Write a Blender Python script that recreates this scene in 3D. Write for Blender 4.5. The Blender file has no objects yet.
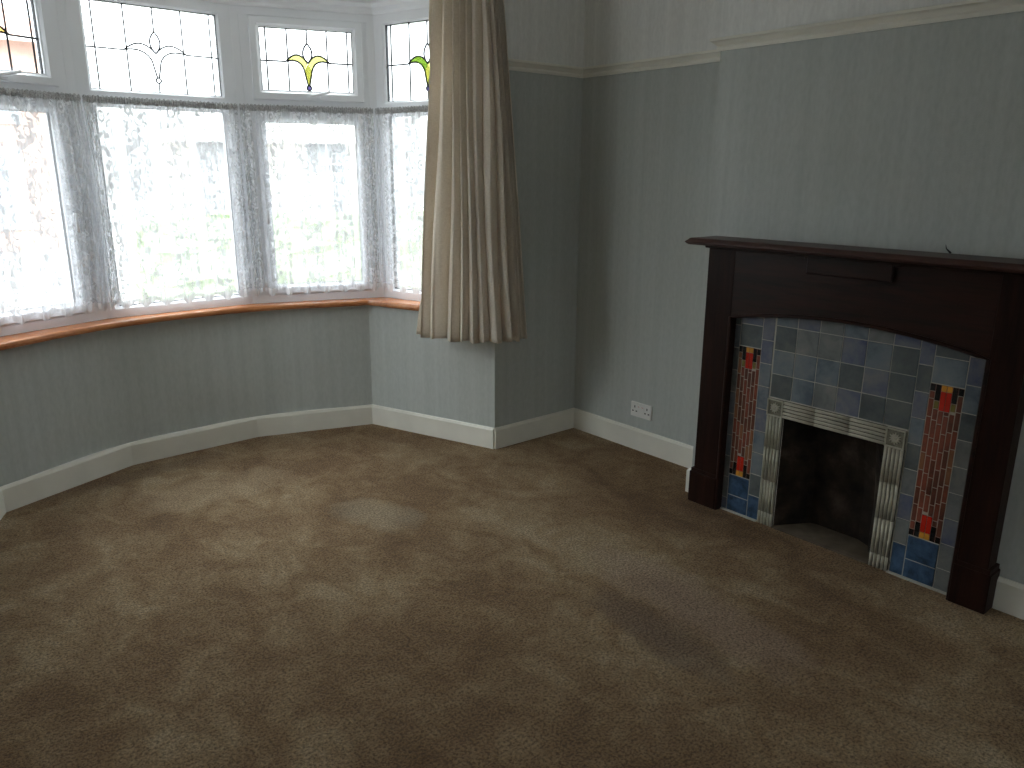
import bpy, bmesh, math, random
from mathutils import Vector, Matrix, Euler
random.seed(7)
SC = bpy.context.scene
COL = SC.collection
PI = math.pi

# ------------------------------------------------------------------ helpers
def link(name, bm, mats, parent=None, kind=None, smooth=False):
    me = bpy.data.meshes.new(name)
    bmesh.ops.recalc_face_normals(bm, faces=bm.faces[:])
    bm.to_mesh(me); bm.free()
    if not isinstance(mats, (list, tuple)): mats = [mats]
    for m in mats: me.materials.append(m)
    if smooth:
        for p in me.polygons: p.use_smooth = True
    o = bpy.data.objects.new(name, me); COL.objects.link(o)
    if parent: o.parent = parent
    if kind: o['kind'] = kind
    return o

def tag(o, label=None, cat=None, group=None, kind=None):
    if label: o['label'] = label
    if cat: o['category'] = cat
    if group: o['group'] = group
    if kind: o['kind'] = kind
    return o

def empty(name, loc=(0, 0, 0), label=None, cat=None, group=None, kind=None):
    o = bpy.data.objects.new(name, None); COL.objects.link(o); o.location = loc
    return tag(o, label, cat, group, kind)

def put(o, parent):
    """parent keeping the mesh's world coordinates (meshes are written in world space)"""
    o.parent = parent
    o.matrix_parent_inverse = Matrix.Translation(-Vector(parent.location))
    return o

def box(bm, a, b, mi=0, M=None):
    x0, y0, z0 = a; x1, y1, z1 = b
    v = [Vector(p) for p in ((x0,y0,z0),(x1,y0,z0),(x1,y1,z0),(x0,y1,z0),(x0,y0,z1),(x1,y0,z1),(x1,y1,z1),(x0,y1,z1))]
    if M: v = [M @ p for p in v]
    v = [bm.verts.new(p) for p in v]
    fs = []
    for f in ((0,3,2,1),(4,5,6,7),(0,1,5,4),(1,2,6,5),(2,3,7,6),(3,0,4,7)):
        g = bm.faces.new([v[i] for i in f]); g.material_index = mi; fs.append(g)
    return fs

def bevel(bm, w, seg=1):
    bmesh.ops.bevel(bm, geom=bm.edges[:], offset=w, segments=seg, affect='EDGES', profile=.6, clamp_overlap=True)

def bbox(a, b, w, mi=0, seg=1, M=None):
    bm = bmesh.new(); box(bm, a, b, mi, M); bevel(bm, w, seg); return bm

def merge(dst, src, mi=None):
    vm = {v: dst.verts.new(v.co) for v in src.verts}
    for f in src.faces:
        g = dst.faces.new([vm[v] for v in f.verts]); g.material_index = f.material_index if mi is None else mi
        g.smooth = f.smooth
    src.free()

def prism(bm, poly, z0, z1, mi=0):
    a = [bm.verts.new((x, y, z0)) for x, y in poly]; b = [bm.verts.new((x, y, z1)) for x, y in poly]
    n = len(poly)
    bm.faces.new(a[::-1]).material_index = mi; bm.faces.new(b).material_index = mi
    for i in range(n):
        bm.faces.new((a[i], a[(i+1) % n], b[(i+1) % n], b[i])).material_index = mi

def miter(path, off):
    """offset a 2d polyline to its right by off"""
    out = []
    P = [Vector(p) for p in path]
    ds = [(P[i+1]-P[i]).normalized() for i in range(len(P)-1)]
    ns = [Vector((d.y, -d.x)) for d in ds]
    for i in range(len(P)):
        if i == 0: out.append(P[0] + ns[0]*off)
        elif i == len(P)-1: out.append(P[-1] + ns[-1]*off)
        else:
            m = (ns[i-1]+ns[i]).normalized(); out.append(P[i] + m*off/max(.3, m.dot(ns[i])))
    return out

def sweep(bm, prof, path, mi=0, cap=True):
    """prof: closed list of (right-offset, z); path: 2d points"""
    rows = []
    cols = [miter(path, o) for o, z in prof]
    for i in range(len(path)):
        rows.append([bm.verts.new((cols[k][i].x, cols[k][i].y, prof[k][1])) for k in range(len(prof))])
    n = len(prof)
    for i in range(len(path)-1):
        for k in range(n):
            bm.faces.new((rows[i][k], rows[i+1][k], rows[i+1][(k+1) % n], rows[i][(k+1) % n])).material_index = mi
    if cap:
        bm.faces.new(rows[0]).material_index = mi; bm.faces.new(rows[-1][::-1]).material_index = mi

def tube(bm, pts, r, n=6, mi=0, closed=False):
    pts = [Vector(p) for p in pts]; N = len(pts); rings = []
    up = None
    for i, p in enumerate(pts):
        if closed: t = pts[(i+1) % N]-pts[i-1]
        else: t = pts[min(i+1, N-1)]-pts[max(i-1, 0)]
        t.normalize()
        if up is None: up = t.orthogonal().normalized()
        up = (up - t*up.dot(t)); up = up.normalized() if up.length > 1e-6 else t.orthogonal().normalized()
        w = t.cross(up); rr = r(i/(N-1)) if callable(r) else r
        rings.append([bm.verts.new(p + (up*math.cos(a)+w*math.sin(a))*rr) for a in (2*PI*k/n for k in range(n))])
    for i in range(N if closed else N-1):
        A, B = rings[i], rings[(i+1) % N]
        for k in range(n):
            f = bm.faces.new((A[k], B[k], B[(k+1) % n], A[(k+1) % n])); f.material_index = mi; f.smooth = True
    if not closed:
        bm.faces.new(rings[0][::-1]).material_index = mi; bm.faces.new(rings[-1]).material_index = mi

# ------------------------------------------------------------------ materials
class NT:
    def __init__(s, name):
        s.m = bpy.data.materials.new(name); s.m.use_nodes = True; s.t = s.m.node_tree; s.n = s.t.nodes; s.n.clear()
        s.out = s.n.new('ShaderNodeOutputMaterial')
    def add(s, ty, **kw):
        n = s.n.new(ty); ins = kw.pop('ins', {})
        for k, v in kw.items(): setattr(n, k, v)
        for k, v in ins.items(): s.set(n, k, v)
        return n
    def set(s, n, k, v):
        if hasattr(v, 'is_output') or isinstance(v, bpy.types.NodeSocket): s.t.links.new(v, n.inputs[k])
        else: n.inputs[k].default_value = v
    def coord(s, scale=(1, 1, 1), kind='Object'):
        tc = s.add('ShaderNodeTexCoord'); mp = s.add('ShaderNodeMapping', ins={'Vector': tc.outputs[kind], 'Scale': scale})
        return mp.outputs[0]
    def noise(s, vec, scale, detail=3, rough=.5, dist=0):
        return s.add('ShaderNodeTexNoise', ins={'Vector': vec, 'Scale': scale, 'Detail': detail, 'Roughness': rough, 'Distortion': dist}).outputs[0]
    def ramp(s, fac, stops):
        r = s.add('ShaderNodeValToRGB', ins={'Fac': fac}); e = r.color_ramp.elements
        while len(e) < len(stops): e.new(.5)
        for i, (p, c) in enumerate(stops):
            e[i].position = p; e[i].color = (*c, 1) if len(c) == 3 else c
        return r.outputs[0]
    def math(s, op, a, b=0, c=0, clamp=False):
        n = s.add('ShaderNodeMath', operation=op, use_clamp=clamp, ins={0: a, 1: b})
        if op in ('MULTIPLY_ADD', 'SMOOTH_MIN', 'SMOOTH_MAX'): s.set(n, 2, c)
        return n.outputs[0]
    def mix(s, f, a, b, mode='MIX'):
        n = s.add('ShaderNodeMix', data_type='RGBA', blend_type=mode)
        s.set(n, 0, f); s.set(n, 6, a if not isinstance(a, tuple) else (*a, 1)[:4]); s.set(n, 7, b if not isinstance(b, tuple) else (*b, 1)[:4])
        return n.outputs[2]
    def bump(s, h, dist, strength=1, nrm=None):
        n = s.add('ShaderNodeBump', ins={'Height': h, 'Distance': dist, 'Strength': strength})
        if nrm is not None: s.set(n, 'Normal', nrm)
        return n.outputs[0]
    def bsdf(s, col, rough=.6, normal=None, spec=.3, **kw):
        b = s.add('ShaderNodeBsdfPrincipled')
        s.set(b, 'Base Color', col if not isinstance(col, tuple) else (*col, 1)[:4]); s.set(b, 'Roughness', rough); s.set(b, 'Specular IOR Level', spec)
        if normal is not None: s.set(b, 'Normal', normal)
        for k, v in kw.items(): s.set(b, k, v)
        return b.outputs[0]
    def end(s, sh): s.t.links.new(sh, s.out.inputs[0]); return s.m

def plain(name, col, rough=.5, var=.06, scale=20, bump=0, spec=.3, **kw):
    t = NT(name); v = t.coord()
    f = t.noise(v, scale, 3)
    a = tuple(c*(1-var) for c in col); b = tuple(min(1, c*(1+var)) for c in col)
    c = t.ramp(f, [(.3, a), (.7, b)])
    n = t.bump(f, bump) if bump else None
    return t.end(t.bsdf(c, rough, n, spec, **kw))

def mat_paper(name, base, dirt=(.8, .78, .7)):
    t = NT(name)
    v = t.coord((26, 26, .25)); s1 = t.noise(v, 1.0, 2)                # soft upright stripes
    v2 = t.coord((70, 70, 30)); s2 = t.noise(v2, 1.0, 3)               # fine upright fleck
    v3 = t.coord(); blot = t.noise(v3, 1.6, 4)
    k = t.math('MULTIPLY_ADD', s1, .5, t.math('MULTIPLY', s2, .5))
    d = tuple(c*.93 for c in base); l = tuple(min(1, c*1.06) for c in base)
    c = t.ramp(k, [(.36, d), (.64, l)])
    c = t.mix(t.ramp(blot, [(.45, (0, 0, 0)), (.8, (.2, .2, .2))]), c, tuple(b*q for b, q in zip(base, dirt)))
    fine = t.noise(v3, 260, 2)
    n = t.bump(t.math('ADD', t.math('MULTIPLY', s2, .8), fine), .0009)
    return t.end(t.bsdf(c, .62, n, .25))

M = {}
M['paper'] = mat_paper('blue_grey_wallpaper', (.47, .495, .475))
M['frieze'] = mat_paper('white_woodchip_paper', (.76, .76, .74), (.92, .9, .86))
M['cream'] = plain('cream_gloss_paint', (.78, .76, .68), .32, .05, 6, spec=.4)
M['ceil'] = plain('ceiling_paint', (.85, .85, .83), .8, .03, 4)
M['upvc'] = plain('white_upvc', (.82, .83, .86), .28, .02, 3, spec=.5)
M['black'] = plain('black_gasket', (.015, .015, .02), .5)
M['lead'] = plain('lead_came', (.05, .05, .055), .5)
M['dark'] = plain('soot_black', (.03, .028, .026), .9, .4, 12, .002)
M['plastic'] = plain('white_plastic', (.80, .79, .76), .35, .02)
M['hole'] = plain('socket_slot', (.01, .01, .01), .6)
M['red'] = plain('red_marking', (.5, .02, .02), .5)

def mat_carpet():
    t = NT('beige_carpet'); tc = t.add('ShaderNodeTexCoord'); v = tc.outputs['Object']
    mp = t.add('ShaderNodeMapping', ins={'Vector': v, 'Rotation': (0, 0, .5), 'Scale': (1, .72, 1)}).outputs[0]
    big = t.noise(mp, 1.3, 2, .5, .3)
    mid = t.noise(mp, 5.5, 4, .6, .6)
    sml = t.noise(v, 26, 3, .6)
    tuft = t.noise(v, 110, 4, .8)
    k = t.math('MULTIPLY_ADD', big, .42, t.math('MULTIPLY_ADD', mid, .42, t.math('MULTIPLY', sml, .16)))
    c = t.ramp(k, [(.36, (.24, .132, .056)), (.47, (.37, .228, .110)), (.54, (.48, .328, .175)), (.63, (.61, .465, .285))])
    # a paler pinkish worn area before the hearth, and the crushed mark left by furniture in it
    def patch(cx, cy, rx, ry, rot, soft):
        m = t.add('ShaderNodeMapping', vector_type='TEXTURE', ins={'Vector': v, 'Location': (cx, cy, 0), 'Rotation': (0, 0, rot), 'Scale': (rx, ry, 1)}).outputs[0]
        w = t.add('ShaderNodeVectorMath', operation='SCALE', ins={0: t.add('ShaderNodeVectorMath', operation='SUBTRACT', ins={0: t.add('ShaderNodeTexNoise', ins={'Vector': v, 'Scale': 7.0, 'Detail': 3.0}).outputs[1], 1: (.5, .5, .5)}).outputs[0], 'Scale': 1.1}).outputs[0]
        m = t.add('ShaderNodeVectorMath', operation='ADD', ins={0: m, 1: w}).outputs[0]
        s = t.add('ShaderNodeSeparateXYZ', ins={0: m})
        e = t.math('ADD', t.math('POWER', t.math('ABSOLUTE', s.outputs[0]), 3.0), t.math('POWER', t.math('ABSOLUTE', s.outputs[1]), 3.0))
        return t.math('MULTIPLY', t.math('SUBTRACT', 1.0, e, clamp=True), soft)
    c = t.mix(patch(2.17, 1.55, .16, .55, -.12, .55), c, (.60, .44, .33))
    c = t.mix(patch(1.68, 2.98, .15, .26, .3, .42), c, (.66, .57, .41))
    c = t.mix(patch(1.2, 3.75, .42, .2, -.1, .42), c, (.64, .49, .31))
    c = t.mix(patch(1.93, 1.52, .11, .33, -.1, .8), c, (.26, .17, .11))
    c = t.mix(patch(.95, 4.2, .55, .09, .1, .5), c, (.27, .175, .10))
    c = t.mix(1.0, c, t.ramp(tuft, [(.40, (.38, .35, .32)), (.50, (.90, .90, .90)), (.60, (1.25, 1.25, 1.25))]), 'MULTIPLY')
    h = t.math('MULTIPLY_ADD', tuft, 1.5, t.math('MULTIPLY_ADD', sml, 1.3, t.math('MULTIPLY', mid, 1.2)))
    n = t.bump(h, .02, 1.0)
    return t.end(t.bsdf(c, .95, n, .08, **{'Sheen Weight': .15}))
M['carpet'] = mat_carpet()

def mat_wood(name, dark, light, rough, axis='z', spec=.4, sc=1.0):
    t = NT(name)
    s = {'z': (9, 9, .8), 'y': (9, .8, 9), 'x': (.8, 9, 9)}[axis]
    v = t.coord(tuple(a*sc for a in s)); n1 = t.noise(v, 2.0, 5, .6, .8)
    v2 = t.coord(tuple(a*6*sc for a in s)); n2 = t.noise(v2, 2.0, 3)
    k = t.math('MULTIPLY_ADD', n1, .7, t.math('MULTIPLY', n2, .3))
    c = t.ramp(k, [(.35, dark), (.68, light)])
    return t.end(t.bsdf(c, rough, t.bump(n2, .0006), spec))
M['pine'] = mat_wood('varnished_pine', (.34, .115, .038), (.58, .245, .10), .25, 'x', .5)
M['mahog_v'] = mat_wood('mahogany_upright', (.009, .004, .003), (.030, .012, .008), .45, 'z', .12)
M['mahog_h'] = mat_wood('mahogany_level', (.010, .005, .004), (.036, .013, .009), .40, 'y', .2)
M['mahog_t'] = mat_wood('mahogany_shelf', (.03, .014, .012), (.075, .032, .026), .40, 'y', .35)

def mat_lace():
    t = NT('white_lace_net'); tc = t.add('ShaderNodeTexCoord'); uv = tc.outputs['UV']
    m = t.add('ShaderNodeMapping', ins={'Vector': uv, 'Scale': (1, 1, 1)}).outputs[0]
    s = t.add('ShaderNodeSeparateXYZ', ins={0: uv})
    vor = t.add('ShaderNodeTexVoronoi', feature='F1', ins={'Vector': m, 'Scale': 13.0, 'Randomness': .6})
    d = vor.outputs['Distance']
    ring = t.math('GREATER_THAN', t.math('SINE', t.math('MULTIPLY', d, 24.0)), .0)
    ring = t.math('MULTIPLY', ring, t.math('LESS_THAN', d, .50))
    leaf = t.math('GREATER_THAN', t.noise(m, 24.0, 2, .6, 1.2), .54)
    band = t.math('GREATER_THAN', t.math('SINE', t.math('MULTIPLY_ADD', s.outputs[0], 23.0, 1.0)), -.55)   # patterned stripes between plain net
    pat = t.math('MULTIPLY', t.math('MAXIMUM', ring, leaf), band)
    v2 = t.add('ShaderNodeTexVoronoi', feature='DISTANCE_TO_EDGE', ins={'Vector': m, 'Scale': 60.0}).outputs['Distance']
    web = t.math('LESS_THAN', v2, .10)
    hem = t.math('LESS_THAN', s.outputs[1], .03)
    a = t.math('MULTIPLY_ADD', pat, .44, t.math('MULTIPLY_ADD', web, .08, .44))
    a = t.math('MAXIMUM', a, t.math('MULTIPLY', hem, .9), clamp=True)
    dif = t.add('ShaderNodeBsdfDiffuse', ins={'Color': (.86, .87, .90, 1)}).outputs[0]
    trl = t.add('ShaderNodeBsdfTranslucent', ins={'Color': (.86, .87, .90, 1)}).outputs[0]
    cl = t.add('ShaderNodeMixShader', ins={0: .12, 1: dif, 2: trl}).outputs[0]
    tr = t.add('ShaderNodeBsdfTransparent').outputs[0]
    return t.end(t.add('ShaderNodeMixShader', ins={0: a, 1: tr, 2: cl}).outputs[0])
M['lace'] = mat_lace()
M['heading'] = plain('shaded_net_ruffle', (.50, .50, .51), .9, .45, 160)  # grey colour carries the shade on the dense gathered cloth

def mat_curtain():
    t = NT('oatmeal_linen'); v = t.coord()
    w = t.noise(t.coord((420, 420, 60)), 1.0, 2); w2 = t.noise(t.coord((60, 60, 420)), 1.0, 2)
    b = t.noise(v, 3, 3)
    k = t.math('MULTIPLY_ADD', w, .35, t.math('MULTIPLY_ADD', w2, .35, t.math('MULTIPLY', b, .3)))
    c = t.ramp(k, [(.38, (.68, .61, .52)), (.62, (.83, .77, .68))])
    d = t.bsdf(c, .85, t.bump(t.math('ADD', w, w2), .0008), .15)
    tr = t.add('ShaderNodeBsdfTranslucent', ins={'Color': c}).outputs[0]
    return t.end(t.add('ShaderNodeMixShader', ins={0: .34, 1: d, 2: tr}).outputs[0])
M['linen'] = mat_curtain()

def mat_glass(name, tint=(1, 1, 1), g=.05):
    t = NT(name)
    tr = t.add('ShaderNodeBsdfTransparent', ins={'Color': (*tint, 1)}).outputs[0]
    gl = t.add('ShaderNodeBsdfGlossy', ins={'Color': (1, 1, 1, 1), 'Roughness': .02}).outputs[0]
    fr = t.add('ShaderNodeLayerWeight', ins={'Blend': .25}).outputs['Fresnel']
    f = t.math('MULTIPLY', fr, .5)
    return t.end(t.add('ShaderNodeMixShader', ins={0: f, 1: tr, 2: gl}).outputs[0])
M['glass'] = mat_glass('clear_glass', (.96, .98, .98))
M['g_yellow'] = mat_glass('yellow_glass', (.46, .46, .19))
M['g_pale'] = mat_glass('straw_glass', (.62, .62, .36))
M['g_lime'] = mat_glass('lime_glass', (.30, .40, .12))
M['g_violet'] = mat_glass('violet_glass', (.24, .22, .36))
M['g_frost'] = mat_glass('pale_textured_glass', (.93, .93, .95))

def mat_tile(name, cols, blot=9):
    t = NT(name); v = t.coord()
    a = t.noise(v, blot, 4, .6, .6); b = t.noise(v, 45, 3)
    k = t.math('MULTIPLY_ADD', a, .75, t.math('MULTIPLY', b, .25))
    n = len(cols)
    c = t.ramp(k, [(.34+.32*i/(n-1), q) for i, q in enumerate(cols)])
    return t.end(t.bsdf(c, .28, t.bump(b, .0008), .5))
TILE = [mat_tile('slate_blue_tile', [(0.078, 0.107, 0.140), (0.145, 0.174, 0.201), (0.190, 0.206, 0.212)]),
        mat_tile('smoke_grey_tile', [(0.112, 0.123, 0.129), (0.168, 0.179, 0.179), (0.224, 0.224, 0.212)]),
        mat_tile('dark_grey_tile', [(0.056, 0.067, 0.073), (0.089, 0.107, 0.112), (0.134, 0.140, 0.134)]),
        mat_tile('violet_grey_tile', [(0.067, 0.089, 0.168), (0.134, 0.145, 0.190), (0.190, 0.195, 0.201)])]
TILE_B = [mat_tile('deep_blue_tile', [(.006, .012, .022), (.035, .075, .14), (.07, .13, .22)], 14)]
M['grout'] = plain('pale_grout', (.46, .44, .38), .85, .08, 40)
M['brick_a'] = mat_tile('terracotta_sliver', [(.15, .04, .025), (.26, .07, .04)], 30)
M['brick_b'] = mat_tile('rust_sliver', [(.08, .025, .018), (.16, .05, .03)], 30)
M['brick_c'] = mat_tile('tan_sliver', [(.20, .08, .04), (.28, .13, .06)], 30)
M['mgrout'] = plain('sandy_mosaic_grout', (.50, .40, .31), .85, .1, 40)
M['jet'] = plain('jet_tile', (.012, .013, .014), .25, .3, 30, spec=.5)
M['scarlet'] = plain('scarlet_tile', (.50, .022, .012), .25, .15, 30, spec=.5)
M['amber'] = plain('amber_tile', (.60, .28, .04), .25, .15, 30, spec=.5)
M['olive'] = plain('olive_sliver', (.20, .18, .04), .3, .15, 30, spec=.5)
M['reed'] = plain('cream_glazed_reeding', (.42, .40, .32), .28, .12, 30, spec=.5)
M['reedmid'] = plain('dull_cream_glaze', (.17, .16, .125), .4, .3, 60)
M['reeddark'] = plain('dark_groove', (.05, .045, .035), .7)  # dark backing strip seen between the cream reeds
def mat_soot():
    t = NT('sooty_firebrick'); v = t.coord()
    a = t.noise(v, 7, 5, .6)
    c = t.ramp(a, [(.35, (.012, .01, .009)), (.55, (.03, .023, .018)), (.75, (.08, .06, .045))])
    return t.end(t.bsdf(c, .9, t.bump(t.noise(v, 40, 4), .004), .1))
M['soot'] = mat_soot()

# ------------------------------------------------------------------ room outline (metres; camera stands over the origin)
ZC, ZB = 2.62, 2.466                       # room ceiling, bay ceiling
XL, XR, YB, YW = -.64, 3.30, -2.1, 3.34    # left wall, right alcove wall, back wall, window wall
XB, BY0, BY1 = 3.0315, .70, 2.222          # chimney breast face and its two edges
BAY = [(0.0, YW), (.325, 4.11), (.965, 4.39), (1.685, 4.415), (2.357, 4.197), (2.663, YW)]     # papered wall under the bay window
FR = [(-.057, YW), (.215, 4.17), (.95, 4.44), (1.735, 4.44), (2.463, 4.184), (2.722, YW)]      # inner face of the window frames
T = .12
def smooth(pts, n=6):
    """round the middle of a polyline (its two end legs stay straight)"""
    P = [Vector(p) for p in pts]; out = [P[0]]
    for i in range(1, len(P)-2):
        a, b = P[i], P[i+1]
        p0 = P[i-1] if i > 1 else a-(b-a); p3 = P[i+2] if i < len(P)-3 else b+(b-a)
        for k in range(n):
            t = k/n
            out.append(.5*((2*a)+(b-p0)*t+(2*p0-5*a+4*b-p3)*t*t+(3*a-p0-3*b+p3)*t**3))
    return [tuple(p) for p in out+[P[-2], P[-1]]]

def slab(name, path, z0, z1, mats, split=None, t=T):
    bm = bmesh.new()
    if split is None: sweep(bm, [(0, z0), (0, z1), (-t, z1), (-t, z0)], path)
    else:
        sweep(bm, [(0, z0), (0, split), (-t, split), (-t, z0)], path, 0)
        sweep(bm, [(0, split), (0, z1), (-t, z1), (-t, split)], path, 1)
    return link(name, bm, mats, kind='structure')

RAIL = 2.06
bm = bmesh.new()
prism(bm, [(XL-T, YB-T), (XR+T, YB-T), (XR+T, YW+.04), (2.71, YW+.04), (2.41, 4.26), (1.70, 4.50), (.94, 4.47), (.27, 4.19), (-.06, YW+.04), (XL-T, YW+.04)], -.12, 0)
link('floor', bm, M['carpet'], kind='structure')
bm = bmesh.new(); box(bm, (XL-T, YB-T, ZC), (XR+T+.35, YW+T, ZC+.1)); link('ceiling', bm, M['ceil'], kind='structure')
bm = bmesh.new()
prism(bm, [(0.0-.057, YW+T), *[tuple(p) for p in miter(FR, -.10)][1:-1], (2.722+.1, YW+T)], ZB, ZB+.1)
link('ceiling', bm, M['ceil'], kind='structure')
PF = [M['paper'], M['frieze']]
slab('wall_left', [(XL, YB), (XL, YW)], 0, ZC, PF, RAIL+.02)
# back wall behind the camera, with an unseen window added for fill light on the bay walls
BX0, BX1, BZ0, BZ1 = .75, 1.85, .95, 2.03
bm = bmesh.new()
for x0, x1, z0, z1, mi in ((XL-T, BX0, 0, RAIL+.02, 0), (BX1, XR+T, 0, RAIL+.02, 0), (BX0, BX1, 0, BZ0, 0), (BX0, BX1, BZ1, RAIL+.02, 0), (XL-T, XR+T, RAIL+.02, ZC, 1)):
    box(bm, (x0, YB-T, z0), (x1, YB, z1), mi)
link('wall_back', bm, PF, kind='structure')
wb = empty('window_6', (BX0, YB-.08, BZ0), kind='structure')
bm = bmesh.new()
for q in ((BX0, BX0+.06, BZ0, BZ1), (BX1-.06, BX1, BZ0, BZ1), (BX0, BX1, BZ0, BZ0+.06), (BX0, BX1, BZ1-.06, BZ1), (1.27, 1.33, BZ0, BZ1)):
    box(bm, (q[0], YB-.10, q[2]), (q[1], YB-.04, q[3]))
put(link('frame', bm, M['upvc']), wb)
bm = bmesh.new(); box(bm, (BX0+.03, YB-.075, BZ0+.03), (BX1-.03, YB-.069, BZ1-.03)); put(link('pane', bm, M['glass']), wb)
slab('wall_window_left', [(XL, YW), (0.0, YW)], 0, ZC, PF, RAIL+.02)
slab('wall_window_right', [(2.663, YW), (XR+T, YW)], 0, ZC, PF, RAIL+.02)
bm = bmesh.new(); box(bm, (0.0, YW, ZB+.1), (2.663, YW+T, ZC)); link('wall_over_bay', bm, M['frieze'], kind='structure')
BAYC = smooth(BAY)
slab('wall_bay', BAYC, 0, .77, M['paper'], t=.11)
# bay cheek walls between the room corner and the window frames, above the sill
bm = bmesh.new(); prism(bm, [(2.6625, YW+.004), (2.80, YW+.004), (2.80, YW+.05), (2.71, YW+.05), (2.645, YW+.05)], .80, ZB+.1); link('wall_bay_cheek', bm, M['paper'], kind='structure')
bm = bmesh.new(); prism(bm, [(0.0005, YW+.004), (-.13, YW+.004), (-.13, YW+.05), (-.04, YW+.05), (.018, YW+.05)], .80, ZB+.1); link('wall_bay_cheek', bm, M['paper'], kind='structure')
slab('wall_right', [(XR, YW), (XR, BY1)], 0, ZC, PF, RAIL+.02)
slab('wall_right_alcove', [(XR, BY0), (XR, YB)], 0, ZC, PF, RAIL+.02)
# chimney breast with the fireplace opening left free
CY = 1.507
bm = bmesh.new()
OP0, OP1, OPZ = CY-.30, CY+.30, .62
for (y0, y1, z0, z1) in ((BY0, OP0, 0, RAIL+.02), (OP1, BY1, 0, RAIL+.02), (OP0, OP1, OPZ, RAIL+.02)):
    box(bm, (XB, y0, z0), (XR+T, y1, z1), 0)
box(bm, (XB, BY0, RAIL+.02), (XR+T, BY1, ZC), 1)
breast = link('wall_chimney_breast', bm, PF, kind='structure')

# skirting boards
SK = [(0, 0), (.018, 0), (.018, .112), (.010, .125), (0, .125)]
def skirt(name, path):
    bm = bmesh.new(); sweep(bm, SK, path); return link(name, bm, M['cream'], kind='structure')
bm = bmesh.new(); sweep(bm, [(-.02, 0), (.018, 0), (.018, .112), (.010, .125), (-.02, .125)], BAY); link('baseboard_bay', bm, M['cream'], kind='structure')
skirt('baseboard_window', [(2.663-.018*.3, YW), (XR, YW)])
skirt('baseboard_right', [(XR, YW-.018), (XR, BY1+.018)])
skirt('baseboard_chimney', [(XR, BY1), (XB, BY1), (XB, 2.16)])
skirt('baseboard_chimney', [(XB, .835), (XB, BY0), (XR, BY0)])
skirt('baseboard_right', [(XR, BY0), (XR, YB)])
skirt('baseboard_back', [(XR, YB), (XL, YB)])
skirt('baseboard_left', [(XL, YB), (XL, YW)])
skirt('baseboard_window', [(XL, YW), (0.0, YW)])
# picture rail
PR = [(0, RAIL), (.010, RAIL), (.014, RAIL+.012), (.012, RAIL+.020), (.026, RAIL+.034), (.036, RAIL+.040), (.036, RAIL+.050), (.024, RAIL+.053), (.018, RAIL+.049), (0, RAIL+.049)]
bm = bmesh.new(); sweep(bm, PR, [(2.665, YW), (XR, YW), (XR, BY1), (XB, BY1), (XB, BY0), (XR, BY0), (XR, YB), (XL, YB), (XL, YW), (-.002, YW)])
tag(link('trim_1', bm, M['cream'], kind='structure'), 'cream moulded picture rail running round the walls')
# board and cornice above the bay window
bm = bmesh.new(); sweep(bm, [(-.08, 2.402), (.012, 2.402), (.020, 2.415), (.020, 2.435), (.040, 2.452), (.040, 2.466), (-.08, 2.466)], FR[1:] if False else FR)
tag(link('trim_2', bm, M['upvc'], kind='structure'), 'white board between window heads and bay ceiling')
# window sill
bm = bmesh.new()
nose = [(-.01, YW+.012), (.345, 4.052), (.985, 4.335), (1.69, 4.362), (2.333, 4.150), (2.615, YW+.012)]
nose = smooth([(.055, YW+.002)] + nose[1:-1] + [(2.61, YW+.002)])
back = [tuple(p) for p in miter(FR, -.05)]
prof = [(.0, .770), (.0, .770)]
sweep(bm, [(.010, .772), (.0, .766), (-.05, .766), (-.05, .800), (0.0, .800), (.010, .794), (.014, .783)], nose)
prism(bm, [*nose[:]] + back[1:-1][::-1] if False else nose + [(2.80, YW+.002)] + back[1:-1][::-1] + [(-.13, YW+.002)], .7705, .7995)
tag(link('trim_3', bm, M['pine'], kind='structure'), 'orange varnished wooden sill following the bay window')

# ------------------------------------------------------------------ windows
def facet(i):
    a, b = Vector(FR[i]), Vector(FR[i+1]); d = (b-a).normalized(); L = (b-a).length
    n = Vector((-d.y, d.x))                                   # outward
    return a, d, n, L
def MF(i):
    a, d, n, L = facet(i)
    # local x = along facet, y = outward, z = up
    return Matrix(((d.x, n.x, 0, a.x), (d.y, n.y, 0, a.y), (0, 0, 1, 0), (0, 0, 0, 1)))
def ring(bm, M_, s0, s1, z0, z1, prof, mi=0):
    """prof: closed list of (inset, depth) swept round a rectangle with mitred corners"""
    rows = []
    for cs, cz, sx, sz in ((s0, z0, 1, 1), (s1, z0, -1, 1), (s1, z1, -1, -1), (s0, z1, 1, -1)):
        rows.append([bm.verts.new(M_ @ Vector((cs+sx*i, d, cz+sz*i))) for i, d in prof])
    n = len(prof)
    for r in range(4):
        A, B = rows[r], rows[(r+1) % 4]
        for k in range(n):
            bm.faces.new((A[k], B[k], B[(k+1) % n], A[(k+1) % n])).material_index = mi

ZS, ZT0, ZT1, ZH = .800, 1.857, 1.937, 2.402
def casement_handle(M_, s, z, vertical, parent):
    bm = bmesh.new()
    if vertical:
        merge(bm, bbox((s-.011, -.030, z-.035), (s+.011, -.018, z+.035), .003, M=M_))
        tube(bm, [M_ @ Vector(p) for p in ((s, -.025, z+.01), (s, -.045, z+.012), (s, -.050, z-.01), (s, -.050, z-.075))], .0075, 8)
    else:
        merge(bm, bbox((s-.035, -.030, z-.011), (s+.035, -.018, z+.011), .003, M=M_))
        tube(bm, [M_ @ Vector(p) for p in ((s-.01, -.025, z), (s-.012, -.045, z+.002), (s+.015, -.050, z+.005), (s+.08, -.048, z+.022))], .0075, 8)
    return link('window_handle', bm, M['upvc'], parent)

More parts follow.
